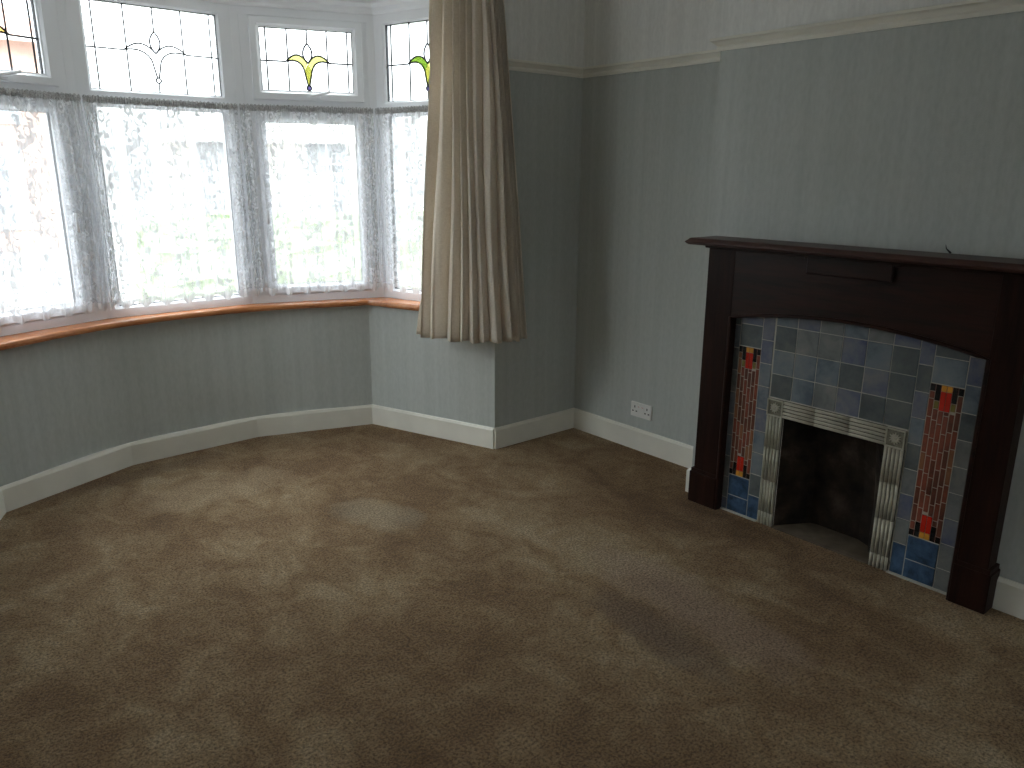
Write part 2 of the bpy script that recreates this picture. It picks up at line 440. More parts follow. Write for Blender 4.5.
def arc(p0, p1, p2, n=10):
    p0, p1, p2 = map(Vector, (p0, p1, p2))
    return [p0*(1-t)**2 + p1*2*t*(1-t) + p2*t*t for t in (k/n for k in range(n+1))]

def leaded(i, M_, s0, s1, z0, z1, colours, parent, faint=False):
    """leaded light: bars and a tulip motif lying on the pane, in facet coordinates"""
    w, h = s1-s0, z1-z0; cs = (s0+s1)/2+.002; cz = z0+h*.475
    D = .020                                              # room face of the pane
    bm = bmesh.new(); r = .0046 if not faint else .0036
    def P(u, v): return M_ @ Vector((cs+u, D, cz+v))
    def line(pts, rr=r): tube(bm, [P(*p) for p in pts], rr, 5)
    k = w/.51
    lw = -w/2; 
    for f in (.06, .285, .715, .94):
        u = (f-.5)*w
        line([(u, -h*.475), (u, h*.525)])
    line([(0, .098), (0, h*.525)]); line([(0, -.148), (0, -h*.475)])
    line([(-w/2, 0), (-.118*k, 0)]); line([(.118*k, 0), (w/2, 0)])
    tear_l = arc((0, .098), (-.05, .045), (0, -.006)); tear_r = arc((0, .098), (.05, .045), (0, -.006))
    lu = arc((-.118*k, .002), (-.055*k, .075), (0, -.006)); ll = arc((-.118*k, .002), (-.04*k, .022), (-.021, -.045))
    ru = [Vector((-p.x, p.y)) for p in lu]; rl = [Vector((-p.x, p.y)) for p in ll]
    bl = arc((-.034, -.005), (-.018, -.06), (-.004, -.122)); br = [Vector((-p.x, p.y)) for p in bl]
    m = r*1.1
    for c in (tear_l, tear_r, lu, ll, ru, rl): line([tuple(p) for p in c], m)
    bl2 = arc((-.021, -.045), (-.014, -.08), (-.004, -.122)); br2 = [Vector((-p.x, p.y)) for p in bl2]
    line([tuple(p) for p in bl2], m); line([tuple(p) for p in br2], m)
    circ = [(.0125*math.cos(a), -.135+.0125*math.sin(a)) for a in (2*PI*q/14 for q in range(14))]
    tube(bm, [P(*p) for p in circ], m, 5, closed=True)
    lead = link('lead_came', bm, M['lead'], parent)
    # coloured pieces, thin slips of glass with their own thickness
    bm = bmesh.new()
    def piece(poly, mi):
        a = [bm.verts.new(M_ @ Vector((cs+p[0], D+.0005, cz+p[1]))) for p in poly]
        b = [bm.verts.new(M_ @ Vector((cs+p[0], D+.0028, cz+p[1]))) for p in poly]
        n = len(poly)
        try:
            bm.faces.new(a).material_index = mi; bm.faces.new(b[::-1]).material_index = mi
            for q in range(n): bm.faces.new((a[q], b[q], b[(q+1) % n], a[(q+1) % n])).material_index = mi
        except ValueError: pass
    body = [(-.021, -.045)] + [(0, -.008)] + [(.021, -.045)] + [tuple(p) for p in br2[1:]] + [tuple(p) for p in bl2[::-1][:-1]]
    cl, cr, cb, cc, ct = colours
    lf = lambda U, L_: [tuple(p) for p in U] + [tuple(p) for p in L_[::-1][:-1]]
    if cl is not None: piece(lf(lu, ll), cl); piece(lf(ru, rl), cr)
    if cb is not None: piece(body, cb)
    if cc is not None: piece(circ, cc)
    piece([tuple(p) for p in tear_l] + [tuple(p) for p in tear_r[::-1][1:-1]], ct)
    return link('stained_glass_motif', bm, [M['g_yellow'], M['g_lime'], M['g_violet'], M['g_frost'], M['g_pale']], parent)

def window(i, num, sash, colours, faint, label, handle_low=None):
    a, d, n, L = facet(i); M_ = MF(i)
    w = empty('window_%d' % num, (a.x, a.y, ZS), kind='structure')
    w['label'] = label
    m0 = .070 if not sash else .045
    bm = bmesh.new()
    outer = [(0, 0), (m0-.008, 0), (m0, .008), (m0, .07), (0, .07)]
    # upper and lower lights share the transom
    if sash:
        fp = [(0, 0), (.042, 0), (.050, .010), (.050, .07), (0, .07)]
        ring(bm, M_, 0, L, ZS, ZH, fp)
        for q in ((.03, .100), (L-.096, L-.03)): box(bm, (q[0], .0015, ZS+.01), (q[1], .068, ZH-.01), M=M_)
        box(bm, (.03, .002, ZT0), (L-.03, .067, ZT1), M=M_)
    else:
        L0 = L
        if i in (0, 4): L = .735; box(bm, *(((L-.002, .0, ZS), (L0, .07, ZH)) if i == 4 else ((0, 0, ZS), (L0-L+.002, .07, ZH))), M=M_)
        Q = M_ if i != 0 else M_ @ Matrix.Translation((L0-L, 0, 0))
        ring(bm, Q, 0, L, 1.867, ZH+.013, [(0, 0), (.060, 0), (.070, .012), (.070, .07), (0, .07)])
        ring(bm, Q, 0, L, ZS, 1.914, [(0, .0012), (.045, .0012), (.057, .013), (.057, .068), (0, .068)])
        for q in ((.03, .072), (L-.066, L-.03)): box(bm, (q[0], .013, ZS+.01), (q[1], .068, 1.9), M=Q)
        M_ = Q
    # mullion posts bridging the angle to the next frame
    tube(bm, [MF(i) @ Vector((0, .055, ZS)), MF(i) @ Vector((0, .055, ZH))], .035, 12)
    tube(bm, [M_ @ Vector((L, .055, ZS)), M_ @ Vector((L, .055, ZH))], .035, 12)
    fr = put(link('frame', bm, M['upvc']), w)
    gb = bmesh.new(); bb = bmesh.new()
    if sash:
        sp = [(0, -.004), (.004, -.014), (.036, -.014), (.046, .000), (.052, .004), (.052, .05), (0, .05)]
        for nm, (z0, z1) in (('sash', (1.930, 2.358)), ('sash', (.852, 1.865))):
            bm = bmesh.new(); ring(bm, M_, .092, L-(.073 if i == 3 else .088), z0, z1, sp)
            s = put(link('sash', bm, M['upvc']), w)
        er = .125 if i == 3 else .140
        lights = [(.144, L-er, 1.982, 2.306), (.144, L-er, .904, 1.813)]
    else:
        lights = [(.070, L-.070, 1.937, 2.345), (.078, L-.065, .858, 1.857)]
    for (s0, s1, z0, z1) in lights:
        box(gb, (s0-.006, .024, z0-.006), (s1+.006, .030, z1+.006), M=M_)
        ring(bb, M_, s0-.004, s1+.004, z0-.004, z1+.004, [(0, .018), (.007, .018), (.007, .034), (0, .034)])
    put(link('pane', gb, M['glass']), w)
    put(link('gasket', bb, M['black']), w)
    s0, s1, z0, z1 = lights[0]
    m = leaded(i, M_, s0, s1, z0, z1, colours, None, faint)
    put(m, w)
    lead = [o for o in COL.objects if o.name.startswith('lead_came') and o.parent is None][-1]; put(lead, w)
    if sash:
        h = casement_handle(M_, L/2+.03, 1.955, False, None); put(h, w)
        h = casement_handle(M_, .118 if handle_low == 'l' else L-.118, 1.33, True, None); put(h, w)
    return w

window(0, 5, False, (0, 0, 0, 2, 3), False, 'leftmost side window of the bay, out at the edge of the photo')
window(1, 1, True, (4, 4, 0, 2, 3), False, 'left white window of the bay with leaded upper sash', 'r')
window(2, 2, False, (None, None, None, None, 3), True, 'wide fixed white window in the middle of the bay with faint leaded tulip', None)
window(3, 3, True, (4, 4, 0, 2, 3), False, 'white opening window of the bay with yellow leaded tulip in the small top sash', 'l')
window(4, 4, False, (1, 4, 0, 2, 3), False, 'right side window of the bay, half hidden by the linen curtain, green and yellow leaded tulip')

# ------------------------------------------------------------------ lace nets
def net(i, s0, s1, label, seed, lean=(0, 0), pl=15, zb=.862):
    M_ = MF(i); rnd = random.Random(seed)
    root = empty('net_curtain', M_ @ Vector((s0, -.04, zb)), label, 'net curtain', 'lace net curtains across the bay window')
    nu, nz = 240, 46; zt = 1.875
    ph = [rnd.uniform(0, 2*PI) for _ in range(6)]
    bm = bmesh.new(); uvl = bm.loops.layers.uv.new('UVMap'); g = []
    W_ = s1-s0
    edge = lambda u: math.exp(-(u*W_/.05)**2)+math.exp(-((1-u)*W_/.05)**2)
    for k in range(nz+1):
        v = k/nz; z = zb+(zt-zb)*v; row = []
        for j in range(nu+1):
            u = j/nu
            # cloth is bunched at both ends of its wire
            uu = u+.018*math.sin(2*PI*u)*-1
            amp = .004+.010*(1-v)**.6*.8
            a = math.sin(2*PI*pl*uu+ph[0]+.5*math.sin(3*v+ph[1])) + .5*math.sin(2*PI*pl*.43*uu+ph[2]+v) + .35*math.sin(2*PI*pl*1.9*uu+ph[3])
            a += .9*edge(u)*math.sin(2*PI*46*u)
            s = s0+W_*uu + (lean[0]*(1-u)+lean[1]*u)*math.sin(v*PI)*.5
            zz = z + (.010*math.sin(2*PI*pl*.5*u+ph[4])*(1-v) if k == 0 else 0)
            if 4 > k: zz += .006*math.sin(2*PI*pl*.5*u+ph[4])*(4-k)/4
            row.append(bm.verts.new(M_ @ Vector((s, -.036-amp*a*.75, zz))))
        g.append(row)
    for k in range(nz):
        for j in range(nu):
            f = bm.faces.new((g[k][j], g[k][j+1], g[k+1][j+1], g[k+1][j])); f.smooth = True
            us = (j/nu*1.6*W_, (j+1)/nu*1.6*W_); vs = (k/nz*.999, (k+1)/nz*.999)
            for lp, q in zip(f.loops, ((us[0], vs[0]), (us[1], vs[0]), (us[1], vs[1]), (us[0], vs[1]))): lp[uvl].uv = (q[0]+seed*.37, q[1])
    o = link('lace', bm, M['lace']); put(o, root)
    # ruched heading gathered on the wire
    bm = bmesh.new(); uvl = bm.loops.layers.uv.new('UVMap'); g = []
    nu = 420
    for k in range(9):
        v = k/8; row = []
        for j in range(nu+1):
            u = j/nu; puff = math.sin(v*PI)
            a = math.sin(2*PI*64*u+ph[0])+.6*math.sin(2*PI*101*u+ph[1])
            z = zt-.008+.034*v+.003*math.sin(2*PI*37*u+ph[5])*(v > .9)
            row.append(bm.verts.new(M_ @ Vector((s0+W_*u, -.036-.004*a-.006*puff, z))))
        g.append(row)
    for k in range(8):
        for j in range(nu):
            f = bm.faces.new((g[k][j], g[k][j+1], g[k+1][j+1], g[k+1][j])); f.smooth = True
            for lp in f.loops: lp[uvl].uv = (j/nu*6, 1.05+k*.02)
    put(link('heading', bm, M['heading']), root)
    bm = bmesh.new(); tube(bm, [M_ @ Vector((s0-.0, -.030, zt+.008)), M_ @ Vector((s1+.0, -.030, zt+.008))], .0022, 8)
    put(link('curtain_wire', bm, M['upvc']), root)
    return root
LA, LB, LC, LD = [facet(i)[3] for i in (1, 2, 3, 4)]
net(1, .02, LA-.012, 'lace net across the left window of the bay, cut by the photo edge', 1, (0, .05))
net(2, .012, LB-.012, 'lace net hanging over the wide middle window of the bay', 2, (.02, .0))
net(3, .012, LC-.030, 'lace net over the window with the yellow leaded tulip', 3, (.0, .0))
net(4, .026, LD-.10, 'narrowest showing lace net, on the side window partly behind the linen curtain', 4, (.0, .0))

# ------------------------------------------------------------------ linen curtain round the corner of the bay
def spline(pts, u):
    # Catmull-Rom through pts
    P = [Vector(p) for p in pts]; n = len(P)-1; x = min(max(u, 0), .99999)*n; i = int(x); t = x-i
    p0, p1, p2, p3 = P[max(i-1, 0)], P[i], P[i+1], P[min(i+2, n)]
    return .5*((2*p1)+(p2-p0)*t+(2*p0-5*p1+4*p2-p3)*t*t+(3*p1-p0-3*p2+p3)*t**3)
croot = empty('curtain', (2.5, 3.4, .655), 'unlined oatmeal linen curtain in deep folds hanging at the right corner of the bay', 'curtain')
TOPP = [(2.478, 3.60), (2.51, 3.49), (2.56, 3.385), (2.605, 3.305), (2.665, 3.280)]
BOTP = [(2.392, 3.665), (2.420, 3.50), (2.50, 3.35), (2.60, 3.262), (2.70, 3.235), (2.805, 3.262)]
nu, nz = 420, 60
folds = 11.5
bm = bmesh.new(); uvl = bm.loops.layers.uv.new('UVMap'); g = []
rc = random.Random(11); fa = [rc.uniform(.4, 1.35) for _ in range(18)]; fw = [rc.uniform(-.35, .35) for _ in range(18)]
for k in range(nz+1):
    v = k/nz; z = .655+(2.455-.655)*v; row = []
    for j in range(nu+1):
        u = j/nu
        e = v**.9
        pt = spline(TOPP, u)*e+spline(BOTP, u)*(1-e)
        q0 = spline(TOPP, min(u+.02, 1))*e+spline(BOTP, min(u+.02, 1))*(1-e); q1 = spline(TOPP, max(u-.02, 0))*e+spline(BOTP, max(u-.02, 0))*(1-e)
        t = (q0-q1).normalized(); nr = Vector((t.y, -t.x)); nr = -nr if nr.dot(Vector((-1, -1))) < 0 else nr
        x = folds*(u+.030*math.sin(2*PI*2.1*u+1.0)) + .34*math.sin(2.4*v+4*u) + .16*math.sin(9*u+5*v)
        idx = int(max(0, min(15, x))); fr_ = x-int(x)
        A = fa[idx]*(1-fr_)+fa[idx+1]*fr_
        ph = 2*PI*(x+fw[idx]*.3*math.sin(PI*fr_)*(1-v*.5))
        amp = (.023+.019*(1-v)**.7)*A
        w = math.sin(ph)+.28*math.sin(2*ph+1.0+1.5*v)
        side = .010*math.sin(2*ph)*(1-.5*v)
        # pinch at the heading tape
        head = 1-.35*max(0, (v-.93)/.07)
        p = pt+nr*(amp*w*head+.010)+t*side
        p.y = min(p.y, 3.318) if p.x > 2.645 else p.y
        zz = z + (.006*math.sin(ph*.5) if k == 0 else 0) - (.012*max(0, 1-v*6))*0
        row.append(bm.verts.new((p.x, p.y, zz)))
    g.append(row)
for k in range(nz):
    for j in range(nu):
        f = bm.faces.new((g[k][j], g[k][j+1], g[k+1][j+1], g[k+1][j])); f.smooth = True
        for lp, q in zip(f.loops, ((j, k), (j+1, k), (j+1, k+1), (j, k+1))): lp[uvl].uv = (q[0]/nu*1.6, q[1]/nz*1.8)
dr = link('drape', bm, M['linen']); put(dr, croot)
sm = dr.modifiers.new('thick', 'SOLIDIFY'); sm.thickness = .0025; sm.offset = 0

# ------------------------------------------------------------------ double socket
sx, sy, sz = XR, 2.790, .238
so = empty('electrical_socket', (sx, sy, sz-.0425), 'white double wall socket above the skirting between bay corner and fireplace', 'socket')
bm = bmesh.new(); box(bm, (sx-.010, sy-.076, sz-.043), (sx, sy+.076, sz+.043)); bevel(bm, .004, 2)
put(link('face_plate', bm, M['plastic']), so)
for cy in (sy+.045, sy-.045):
    bm = bmesh.new()
    for dy, dz, w, h in ((0, .016, .007, .013), (-.013, -.010, .011, .007), (.013, -.010, .011, .007)):
        box(bm, (sx-.0106, cy+dy-w/2, sz+dz-h/2), (sx-.0098, cy+dy+w/2, sz+dz+h/2))
    put(link('outlet', bm, M['hole']), so)
for cy in (sy+.014, sy-.014):
    bm = bmesh.new(); box(bm, (sx-.0145, cy-.0065, sz+.001), (sx-.009, cy+.0065, sz+.026)); bevel(bm, .0015, 1)
    box(bm, (sx-.0148, cy-.005, sz+.019), (sx-.0143, cy+.005, sz+.0215), 1)
    put(link('switch', bm, [M['plastic'], M['red']]), so)

# ------------------------------------------------------------------ fireplace surround (dark mahogany)
XS = 2.936
fs = empty('fireplace_surround', (XS, CY, 0), 'dark mahogany fire surround with shallow arch and mantel shelf on the chimney breast', 'fireplace surround')
YL, YR = 2.150, .845                          # body edges
AL, AR = 2.010, .958                          # arch jambs
XF = 2.950
# front board with the arched opening
def arch_z(y):
    c = (AL+AR)/2; t = (y-c)/((AL-AR)/2); return .930+.055*(1-t*t)
bm = bmesh.new(); N = 28
ys = [AL+(AR-AL)*k/N for k in range(N+1)]
ZTOP = 1.246
for x in (XF,):
    for k in range(N):
        ya, yb = ys[k], ys[k+1]
        vs = [(y, z) for y, z in ((ya, arch_z(ya)), (yb, arch_z(yb)), (yb, ZTOP), (ya, ZTOP))]
        a = [bm.verts.new((XF, y, z)) for y, z in vs]; b = [bm.verts.new((XF+.030, y, z)) for y, z in vs]
        bm.faces.new(a); bm.faces.new(b[::-1])
        bm.faces.new((a[0], a[1], b[1], b[0])); bm.faces.new((a[2], a[3], b[3], b[2]))
bmesh.ops.remove_doubles(bm, verts=bm.verts[:], dist=1e-5)
put(link('arched_frieze_board', bm, M['mahog_h']), fs)
for y0, y1 in ((AL, YL), (YR, AR)):
    bm = bmesh.new(); box(bm, (XF-.002, y0, .0), (XB, y1, ZTOP)); bevel(bm, .003)
    put(link('upright', bm, M['mahog_v']), fs)
# moulded bead round the arch
bm = bmesh.new()
pts = [(AL-.000, 0.0), (AL-.000, .45)] + [(y, arch_z(y)) for y in ys] + [(AR, .45), (AR, 0.0)]
pr = [(-.009, .004), (-.009, -.004), (-.003, -.009), (.003, -.009), (.007, -.003), (.009, .030), (.0, .030)]
cen = ((AL+AR)/2, .5); rows = []
for k, (y, z) in enumerate(pts):
    a = Vector(pts[max(k-1, 0)]); b = Vector(pts[min(k+1, len(pts)-1)]); t = (b-a).normalized(); nn = Vector((-t.y, t.x))
    if nn.dot(Vector(cen)-Vector((y, z))) > 0: nn = -nn
    rows.append([bm.verts.new((XF+dx, y-nn.x*i*1.0, z-nn.y*i)) for i, dx in pr])
for k in range(len(rows)-1):
    for q in range(len(pr)):
        f = bm.faces.new((rows[k][q], rows[k+1][q], rows[k+1][(q+1) % len(pr)], rows[k][(q+1) % len(pr)]))
bm.faces.new(rows[0]); bm.faces.new(rows[-1][::-1])
put(link('arch_bead', bm, M['mahog_h']), fs)
for y0, y1 in ((AL+.002, 2.166), (.828, AR-.002)):
    bm = bmesh.new(); box(bm, (XS, y0, 0), (XB, y1, .155)); bevel(bm, .003)
    box(bm, (XS+.006, y0+.006, .155), (XB, y1-.006, .172))
    put(link('plinth_block', bm, M['mahog_v']), fs)
# raised tablet under the shelf
bm = bmesh.new(); box(bm, (XS-.004, 1.318, 1.160), (XF, 1.662, ZTOP)); bevel(bm, .003)
put(link('tablet', bm, M['mahog_h']), fs)
bm = bmesh.new(); box(bm, (XS+.002, 1.300, 1.215), (XF, 1.680, ZTOP-.002)); bevel(bm, .002)
put(link('tablet_backing', bm, M['mahog_h']), fs)
# mantel shelf with moulded nosing: profile swept round front and ends
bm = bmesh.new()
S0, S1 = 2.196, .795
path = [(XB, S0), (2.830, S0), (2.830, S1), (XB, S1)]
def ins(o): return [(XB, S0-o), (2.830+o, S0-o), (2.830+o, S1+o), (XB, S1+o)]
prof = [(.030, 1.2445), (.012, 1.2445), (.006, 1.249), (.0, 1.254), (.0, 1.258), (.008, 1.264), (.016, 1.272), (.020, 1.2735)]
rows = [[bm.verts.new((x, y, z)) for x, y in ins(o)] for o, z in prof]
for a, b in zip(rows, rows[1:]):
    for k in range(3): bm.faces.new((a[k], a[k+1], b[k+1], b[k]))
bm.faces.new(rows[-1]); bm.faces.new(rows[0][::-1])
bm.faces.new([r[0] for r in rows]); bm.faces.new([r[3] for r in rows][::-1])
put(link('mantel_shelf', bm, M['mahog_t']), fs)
bm = bmesh.new(); box(bm, (XF-.020, YR-.012, 1.226), (XB, YL+.012, 1.2445)); bevel(bm, .004)
put(link('shelf_moulding', bm, M['mahog_h']), fs)

# ------------------------------------------------------------------ tiled insert
XT = 2.990
ti = empty('tiled_fire_insert', (XT, CY, 0), 'blue grey tiled fireplace insert with red brick mosaic strips and cream reeded frame', 'fireplace')
OPY0, OPY1, OPH = CY-.223, CY+.223, .518       # fire opening
FW = .078                                      # reeded frame width
rt = random.Random(5)
# backing slab (grout) with opening
bm = bmesh.new()
def gslab(y0, y1, z0, z1): box(bm, (XT+.0012, y0, z0), (XB-.0, y1, z1))
G0, G1 = AR-.0, AL+.0
gslab(G0+.002, OPY0-.004, 0, .93); gslab(OPY1+.004, G1-.002, 0, .93); gslab(OPY0-.004, OPY1+.004, OPH+.004, .93)
N2 = 16
for k in range(N2):
    ya, yb = G0+.01+(G1-G0-.02)*k/N2, G0+.01+(G1-G0-.02)*(k+1)/N2
    box(bm, (XT+.0012, ya, .93), (XB, yb, max(.935, min(arch_z(ya), arch_z(yb))+.008)))
put(link('grout_bed', bm, M['grout']), ti)
def tiles(name, cells, mats, parent=ti, gap=.0018, th=.006, bv=.0010, pick=None):
    bm = bmesh.new()
    for (y0, y1, z0, z1, mi) in cells:
        if y1-y0 < .008 or z1-z0 < .006: continue
        b = bmesh.new(); box(b, (XT-.001+rt.uniform(-.0006, .0006), y0+gap, z0+gap), (XT+.005, y1-gap, z1-gap), mi)
        bevel(b, bv); merge(bm, b)
    return put(link(name, bm, mats), parent)
cells = []
top = lambda y0, y1: min(arch_z(min(max(y0, AR), AL)), arch_z(min(max(y1, AR), AL)))+.004
def pickm(): return rt.choices((0, 1, 2, 3), (4, 5, 3, 3))[0]
rowsz = [OPH+FW+.004, .706, .812, .918]
for k in range(-3, 3):
    y0, y1 = CY-.004+.1005*k, CY-.004+.1005*(k+1)
    for a, b in zip(rowsz, rowsz[1:]): cells.append((y0, y1, a, b, pickm()))
    cells.append((y0, y1, .918, top(y0, y1), pickm()))
ML0, ML1 = 1.868, 1.979; MR0, MR1 = 1.030, 1.148
def column(y0, y1, start, step, zlo=.0, blue=0):
    z = zlo+start
    cells_ = []
    zz = [zlo]+[z+step*q for q in range(12)]
    for a, b in zip(zz, zz[1:]):
        b2 = min(b, top(y0, y1))
        if b2-a > .01: cells.append((y0, y1, a, b2, 4 if a < blue else pickm()))
column(CY+.302, ML0, .115, .1045, 0, .10)
column(MR1, CY-.305, .135, .104, 0, .10)
column(ML1, G1-.001, .06, .104, 0, .0)
column(G0+.001, MR0, .09, .104, 0, .0)
for y0, y1 in ((ML0, ML1), (MR0, MR1)):
    cells.append((y0, y1, .802, .903, pickm())); cells.append((y0, y1, .903, top(y0, y1), pickm()))
    cells.append((y0, y1, 0, .082, 4)); cells.append((y0, y1, .082, .184, 4))
tiles('tile_field', cells, TILE+TILE_B)

def mosaic(y0, y1):
    z0, z1 = .186, .800; W_ = y1-y0; n = 6; cw = W_/n; c = []
    # materials: 0 terracotta 1 rust 2 tan 3 jet 4 scarlet 5 amber 6 olive
    for k in range(n):
        a = y0+k*cw; b = a+cw
        side = min(k, n-1-k)                     # 0 outer, 1, 2 inner
        if side == 2:
            c += [(a, b, z1-.024, z1, 5), (a, b, z1-.098, z1-.024, 4), (a, b, z0, z0+.026, 5), (a, b, z0+.026, z0+.098, 4)]
            lo, hi = z0+.098, z1-.098
        elif side == 1:
            c += [(a, b, z1-.062, z1, 3), (a, b, z1-.094, z1-.062, 6), (a, b, z0, z0+.062, 3)]
            lo, hi = z0+.062, z1-.094
        else:
            c += [(a, b, z1-.028, z1, 3), (a, b, z0, z0+.026, 3)]
            lo, hi = z0+.026, z1-.028
        L_ = .071; z = lo-[.0, .047, .024, .06, .012, .037][k]
        while z < hi:
            p, q = max(z, lo), min(z+L_, hi)
            if q-p > .012: c.append((a, b, p, q, rt.choices((0, 1, 2), (6, 4, 2))[0]))
            z += L_
    bm = bmesh.new(); box(bm, (XT+.0015, y0+.0005, z0), (XT+.0040, y1-.0005, z1), 7)
    for (a, b, p, q, mi) in c:
        if mi in (3, 4, 5): gg = .0004
        else: gg = .0019
        t = bmesh.new(); box(t, (XT-.001, a+gg, p+gg*.9), (XT+.003, b-gg, q-gg*.9), mi); bevel(t, .0008); merge(bm, t)
    return put(link('mosaic_strip', bm, [M['brick_a'], M['brick_b'], M['brick_c'], M['jet'], M['scarlet'], M['amber'], M['olive'], M['mgrout']]), ti)
mosaic(ML0, ML1); mosaic(MR0, MR1)

# cream reeded frame: reeds are half-rounds standing on a strip
def reeds(name, a0, a1, b0, b1, vert, joints):
    """a = long axis range, b = across range"""
    bm = bmesh.new()
    def pt(l, w, x): return (x, w, l) if vert else (x, l, w)
    if vert: box(bm, (XT-.004, b0, a0), (XT+.004, b1, a1), 1)
    else: box(bm, (XT-.004, a0, b0), (XT+.004, a1, b1), 1)
    n = 5; w = (b1-b0)/n; cuts = [a0]+joints+[a1]
    for p, q in zip(cuts, cuts[1:]):
        for k in range(n):
            c = b0+(k+.5)*w; rw = w*.40; rows = []
            for l in (p+.0006, q-.0006):
                rows.append([bm.verts.new(pt(l, c+rw*math.cos(t), XT-.004-.008*math.sin(t))) for t in (PI*s/6 for s in range(7))])
            for s in range(6): bm.faces.new((rows[0][s], rows[0][s+1], rows[1][s+1], rows[1][s])).smooth = True
            bm.faces.new(rows[0]); bm.faces.new(rows[1][::-1])
    return put(link(name, bm, [M['reed'], M['reeddark']]), ti)
reeds('reeded_jamb', .0, OPH, OPY1, OPY1+FW, True, [.06, .215, .37])
reeds('reeded_jamb', .0, OPH, OPY0-FW, OPY0, True, [.06, .215, .37])
reeds('reeded_lintel', OPY0, OPY1, OPH, OPH+FW, False, [CY-.075, CY+.075])
for c in (OPY1+FW/2, OPY0-FW/2):
    bm = bmesh.new(); h = FW/2-.001; zc = OPH+FW/2
    box(bm, (XT-.007, c-h, zc-h), (XT+.004, c+h, zc+h), 2)
    for (y0, y1, z0, z1) in ((c-h, c+h, zc+h-.005, zc+h), (c-h, c+h, zc-h, zc-h+.005), (c-h, c-h+.005, zc-h, zc+h), (c+h-.005, c+h, zc-h, zc+h)):
        merge(bm, bbox((XT-.013, y0, z0), (XT-.006, y1, z1), .0012, 0))
    for a in range(12):   # petals of the rosette
        an = a*PI/6; m = Matrix.Translation((XT-.008, c, zc)) @ Matrix.Rotation(an, 4, 'X')
        r1 = .021 if a % 2 else .025
        tube(bm, [m @ Vector((0, 0, .006)), m @ Vector((-.003, 0, .013)), m @ Vector((0, 0, r1))], lambda t: .0016+.0026*math.sin(PI*min(1, t*.9+.1)), 6, 0)
    tube(bm, [(XT-.007, c, zc), (XT-.012, c, zc), (XT-.014, c, zc)], lambda t: .0065*(1-.5*t), 8, 0)
    put(link('rosette_block', bm, [M['reed'], M['reeddark'], M['reedmid']]), ti)

# fireback: splayed cheeks, back leaning, open to a dark throat
bm = bmesh.new()
fb0 = [(XT+.006, OPY0), (3.130, CY-.150), (3.160, CY-.09), (3.160, CY+.10), (3.150, CY+.13), (XT+.006, OPY1)]
rows = []
for z, lean in ((.0, 0), (.22, 0), (.40, -.03), (.56, -.075), (.62, -.09)):
    rows.append([bm.verts.new((x+(lean if x > 3.05 else 0), y, z)) for x, y in fb0])
for a, b in zip(rows, rows[1:]):
    for k in range(len(fb0)-1): bm.faces.new((a[k], a[k+1], b[k+1], b[k]))
bm.faces.new(rows[0]); bm.faces.new(rows[-1][::-1])
fbk = put(link('fireback', bm, M['soot']), ti)
bm = bmesh.new(); box(bm, (XT-.012, OPY0, 0), (3.17, OPY1, .006)); put(link('back_hearth', bm, plain('dusty_hearth_tile', (.11, .085, .06), .8, .3, 14, .002)), ti)
for y0, y1 in ((G0+.004, OPY0-FW-.001), (OPY1+FW+.001, G1-.004)):
    bm = bmesh.new(); box(bm, (XT-.016, y0, 0), (XT-.0012, y1, .005)); put(link('mortar_line', bm, M['grout']), ti)

# crack in the wallpaper above the shelf
bm = bmesh.new()
tube(bm, [(XB-.001, 1.163, 1.2745), (XB-.005, 1.170, 1.282), (XB-.003, 1.180, 1.290), (XB-.001, 1.184, 1.304)], lambda t: .0032*(1-t)+.0006, 6)
o = link('cable_stub', bm, M['black']); tag(o, 'short dark curled cable end sticking up behind the mantel shelf against the wallpaper', 'cable')

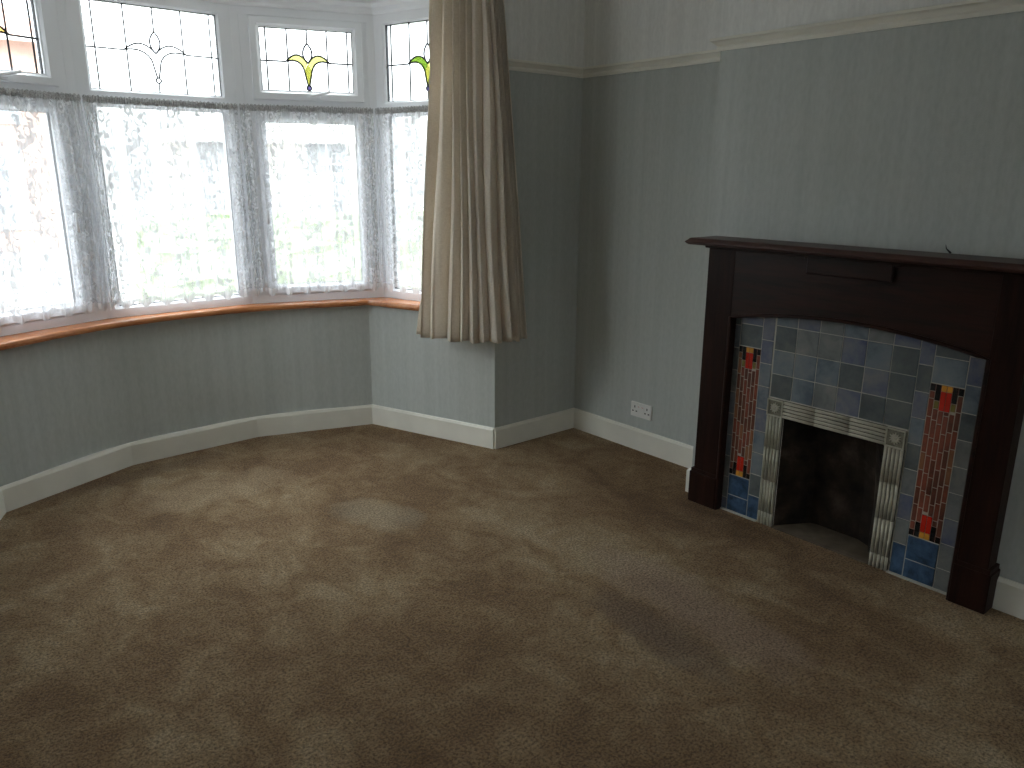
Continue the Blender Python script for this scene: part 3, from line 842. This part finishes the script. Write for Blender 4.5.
# ------------------------------------------------------------------ outside
def mat_out(name, c, kind=None):
    return plain(name, c, .85, .15, 3)
M['brickout'] = mat_out('house_brick', (.52, .36, .30)); M['render'] = mat_out('house_render', (.75, .73, .68)); M['rooftile'] = mat_out('clay_roof', (.42, .25, .20)); M['paleroof'] = mat_out('pale_roof', (.66, .64, .62))
M['hedge'] = plain('hedge_green', (.38, .45, .29), .9, .3, 5, .05); M['tarmac'] = plain('street_tarmac', (.25, .25, .245), .9, .1, 2)
bm = bmesh.new(); box(bm, (-40, -50, -.6), (60, 60, -.5)); link('ground_street', bm, M['tarmac'], kind='structure')
def house(name, loc, rot, w, dpt, h, rh, label, brick, roof):
    r = empty(name, loc, label, 'house'); r.rotation_euler.z = rot
    bm = bmesh.new(); box(bm, (-w/2, 0, 0), (w/2, dpt, h)); link('house_wall', bm, brick, r)
    bm = bmesh.new()
    v = [bm.verts.new(p) for p in ((-w/2-.3, -.4, h), (w/2+.3, -.4, h), (w/2+.3, dpt+.4, h), (-w/2-.3, dpt+.4, h), (-w/2+dpt*.45, dpt/2, h+rh), (w/2-dpt*.45, dpt/2, h+rh))]
    for f in ((0, 1, 5, 4), (1, 2, 5), (2, 3, 4, 5), (3, 0, 4), (0, 3, 2, 1)): bm.faces.new([v[q] for q in f])
    link('roof', bm, roof, r)
    for (x, z, ww, hh) in ((-w*.25, h*.62, 1.5, 1.2), (w*.25, h*.62, 1.5, 1.2), (-w*.25, h*.18, 1.8, 1.3), (w*.27, h*.12, 1.0, 1.9)):
        bm = bmesh.new()
        for q in ((x-ww/2-.06, x+ww/2+.06, z-.06, z), (x-ww/2-.06, x+ww/2+.06, z+hh, z+hh+.06), (x-ww/2-.06, x-ww/2, z, z+hh), (x+ww/2, x+ww/2+.06, z, z+hh), (x-.03, x+.03, z, z+hh)):
            box(bm, (q[0], -.06, q[2]), (q[1], 0.0, q[3]))
        fo = link('house_window', bm, M['upvc'], r)
        bm = bmesh.new(); box(bm, (x-ww/2, -.03, z), (x+ww/2, -.01, z+hh)); link('house_pane', bm, plain('dark_pane', (.34, .36, .38), .3), fo)
    bm = bmesh.new(); box(bm, (-w/2-.3, -.5, h-.12), (w/2+.3, -.38, h)); link('gutter', bm, M['paleroof'], r)
    return r
house('house', (1.2, 24.0, -.5), -.05, 7.0, 7.0, 5.2, 2.6, 'red brick house with tiled roof across the street, seen through the left top sash', M['brickout'], M['rooftile'])
house('house', (13.0, 30.0, -.5), -.4, 8.0, 7.0, 3.2, 1.8, 'pale rendered house faintly visible behind the net over the yellow tulip window', M['render'], M['paleroof'])
bm = bmesh.new()
rh = random.Random(3); box(bm, (2.4, 8.6, -.5), (8.2, 9.4, 1.0))
bmesh.ops.subdivide_edges(bm, edges=bm.edges[:], cuts=12, use_grid_fill=True)
for v_ in bm.verts: v_.co += Vector((rh.uniform(-.08, .08), rh.uniform(-.08, .08), rh.uniform(-.06, .1) if v_.co.z > -.4 else 0))
tag(link('garden_hedge', bm, M['hedge']), 'pale green garden hedge faintly showing through the lace of the yellow tulip window', 'hedge')

# ------------------------------------------------------------------ light: an overcast sky, brighter overhead than at the horizon
SKY_H, SKY_Z = 1.9, 20.5
w = bpy.data.worlds.new('overcast'); SC.world = w; w.use_nodes = True
nt = w.node_tree; bg = nt.nodes['Background']
tc = nt.nodes.new('ShaderNodeTexCoord'); sp = nt.nodes.new('ShaderNodeSeparateXYZ'); nt.links.new(tc.outputs['Generated'], sp.inputs[0])
mr = nt.nodes.new('ShaderNodeMapRange'); nt.links.new(sp.outputs[2], mr.inputs[0])
mr.inputs[1].default_value = 0; mr.inputs[2].default_value = 1; mr.inputs[3].default_value = SKY_H; mr.inputs[4].default_value = SKY_Z
nt.links.new(mr.outputs[0], bg.inputs[1]); bg.inputs[0].default_value = (.94, .975, 1.0, 1)

# ------------------------------------------------------------------ camera
cam = bpy.data.cameras.new('camera'); co = bpy.data.objects.new('camera', cam); COL.objects.link(co); SC.camera = co
f, pi, ya, ro = 779.04, .26576, .69612, .00462
cam.sensor_width = 36; cam.lens = f/1024*36; cam.clip_start = .02; cam.clip_end = 200
fw = Vector((math.sin(ya)*math.cos(pi), math.cos(ya)*math.cos(pi), -math.sin(pi)))
r = Vector((math.cos(ya), -math.sin(ya), 0)); u = r.cross(fw)
r2 = r*math.cos(ro)+u*math.sin(ro); u2 = u*math.cos(ro)-r*math.sin(ro)
co.matrix_world = Matrix(((r2.x, u2.x, -fw.x, 0), (r2.y, u2.y, -fw.y, 0), (r2.z, u2.z, -fw.z, 1.55), (0, 0, 0, 1)))
SC.view_settings.view_transform = 'Standard'; SC.view_settings.look = 'None'; SC.view_settings.gamma = 1
SC.view_settings.use_curve_mapping = False; SC.view_settings.exposure = 0.0
SC.cycles.max_bounces = 12; SC.cycles.diffuse_bounces = 8; SC.cycles.transparent_max_bounces = 16
SC.cycles.use_denoising = True; SC.cycles.caustics_reflective = False; SC.cycles.caustics_refractive = False
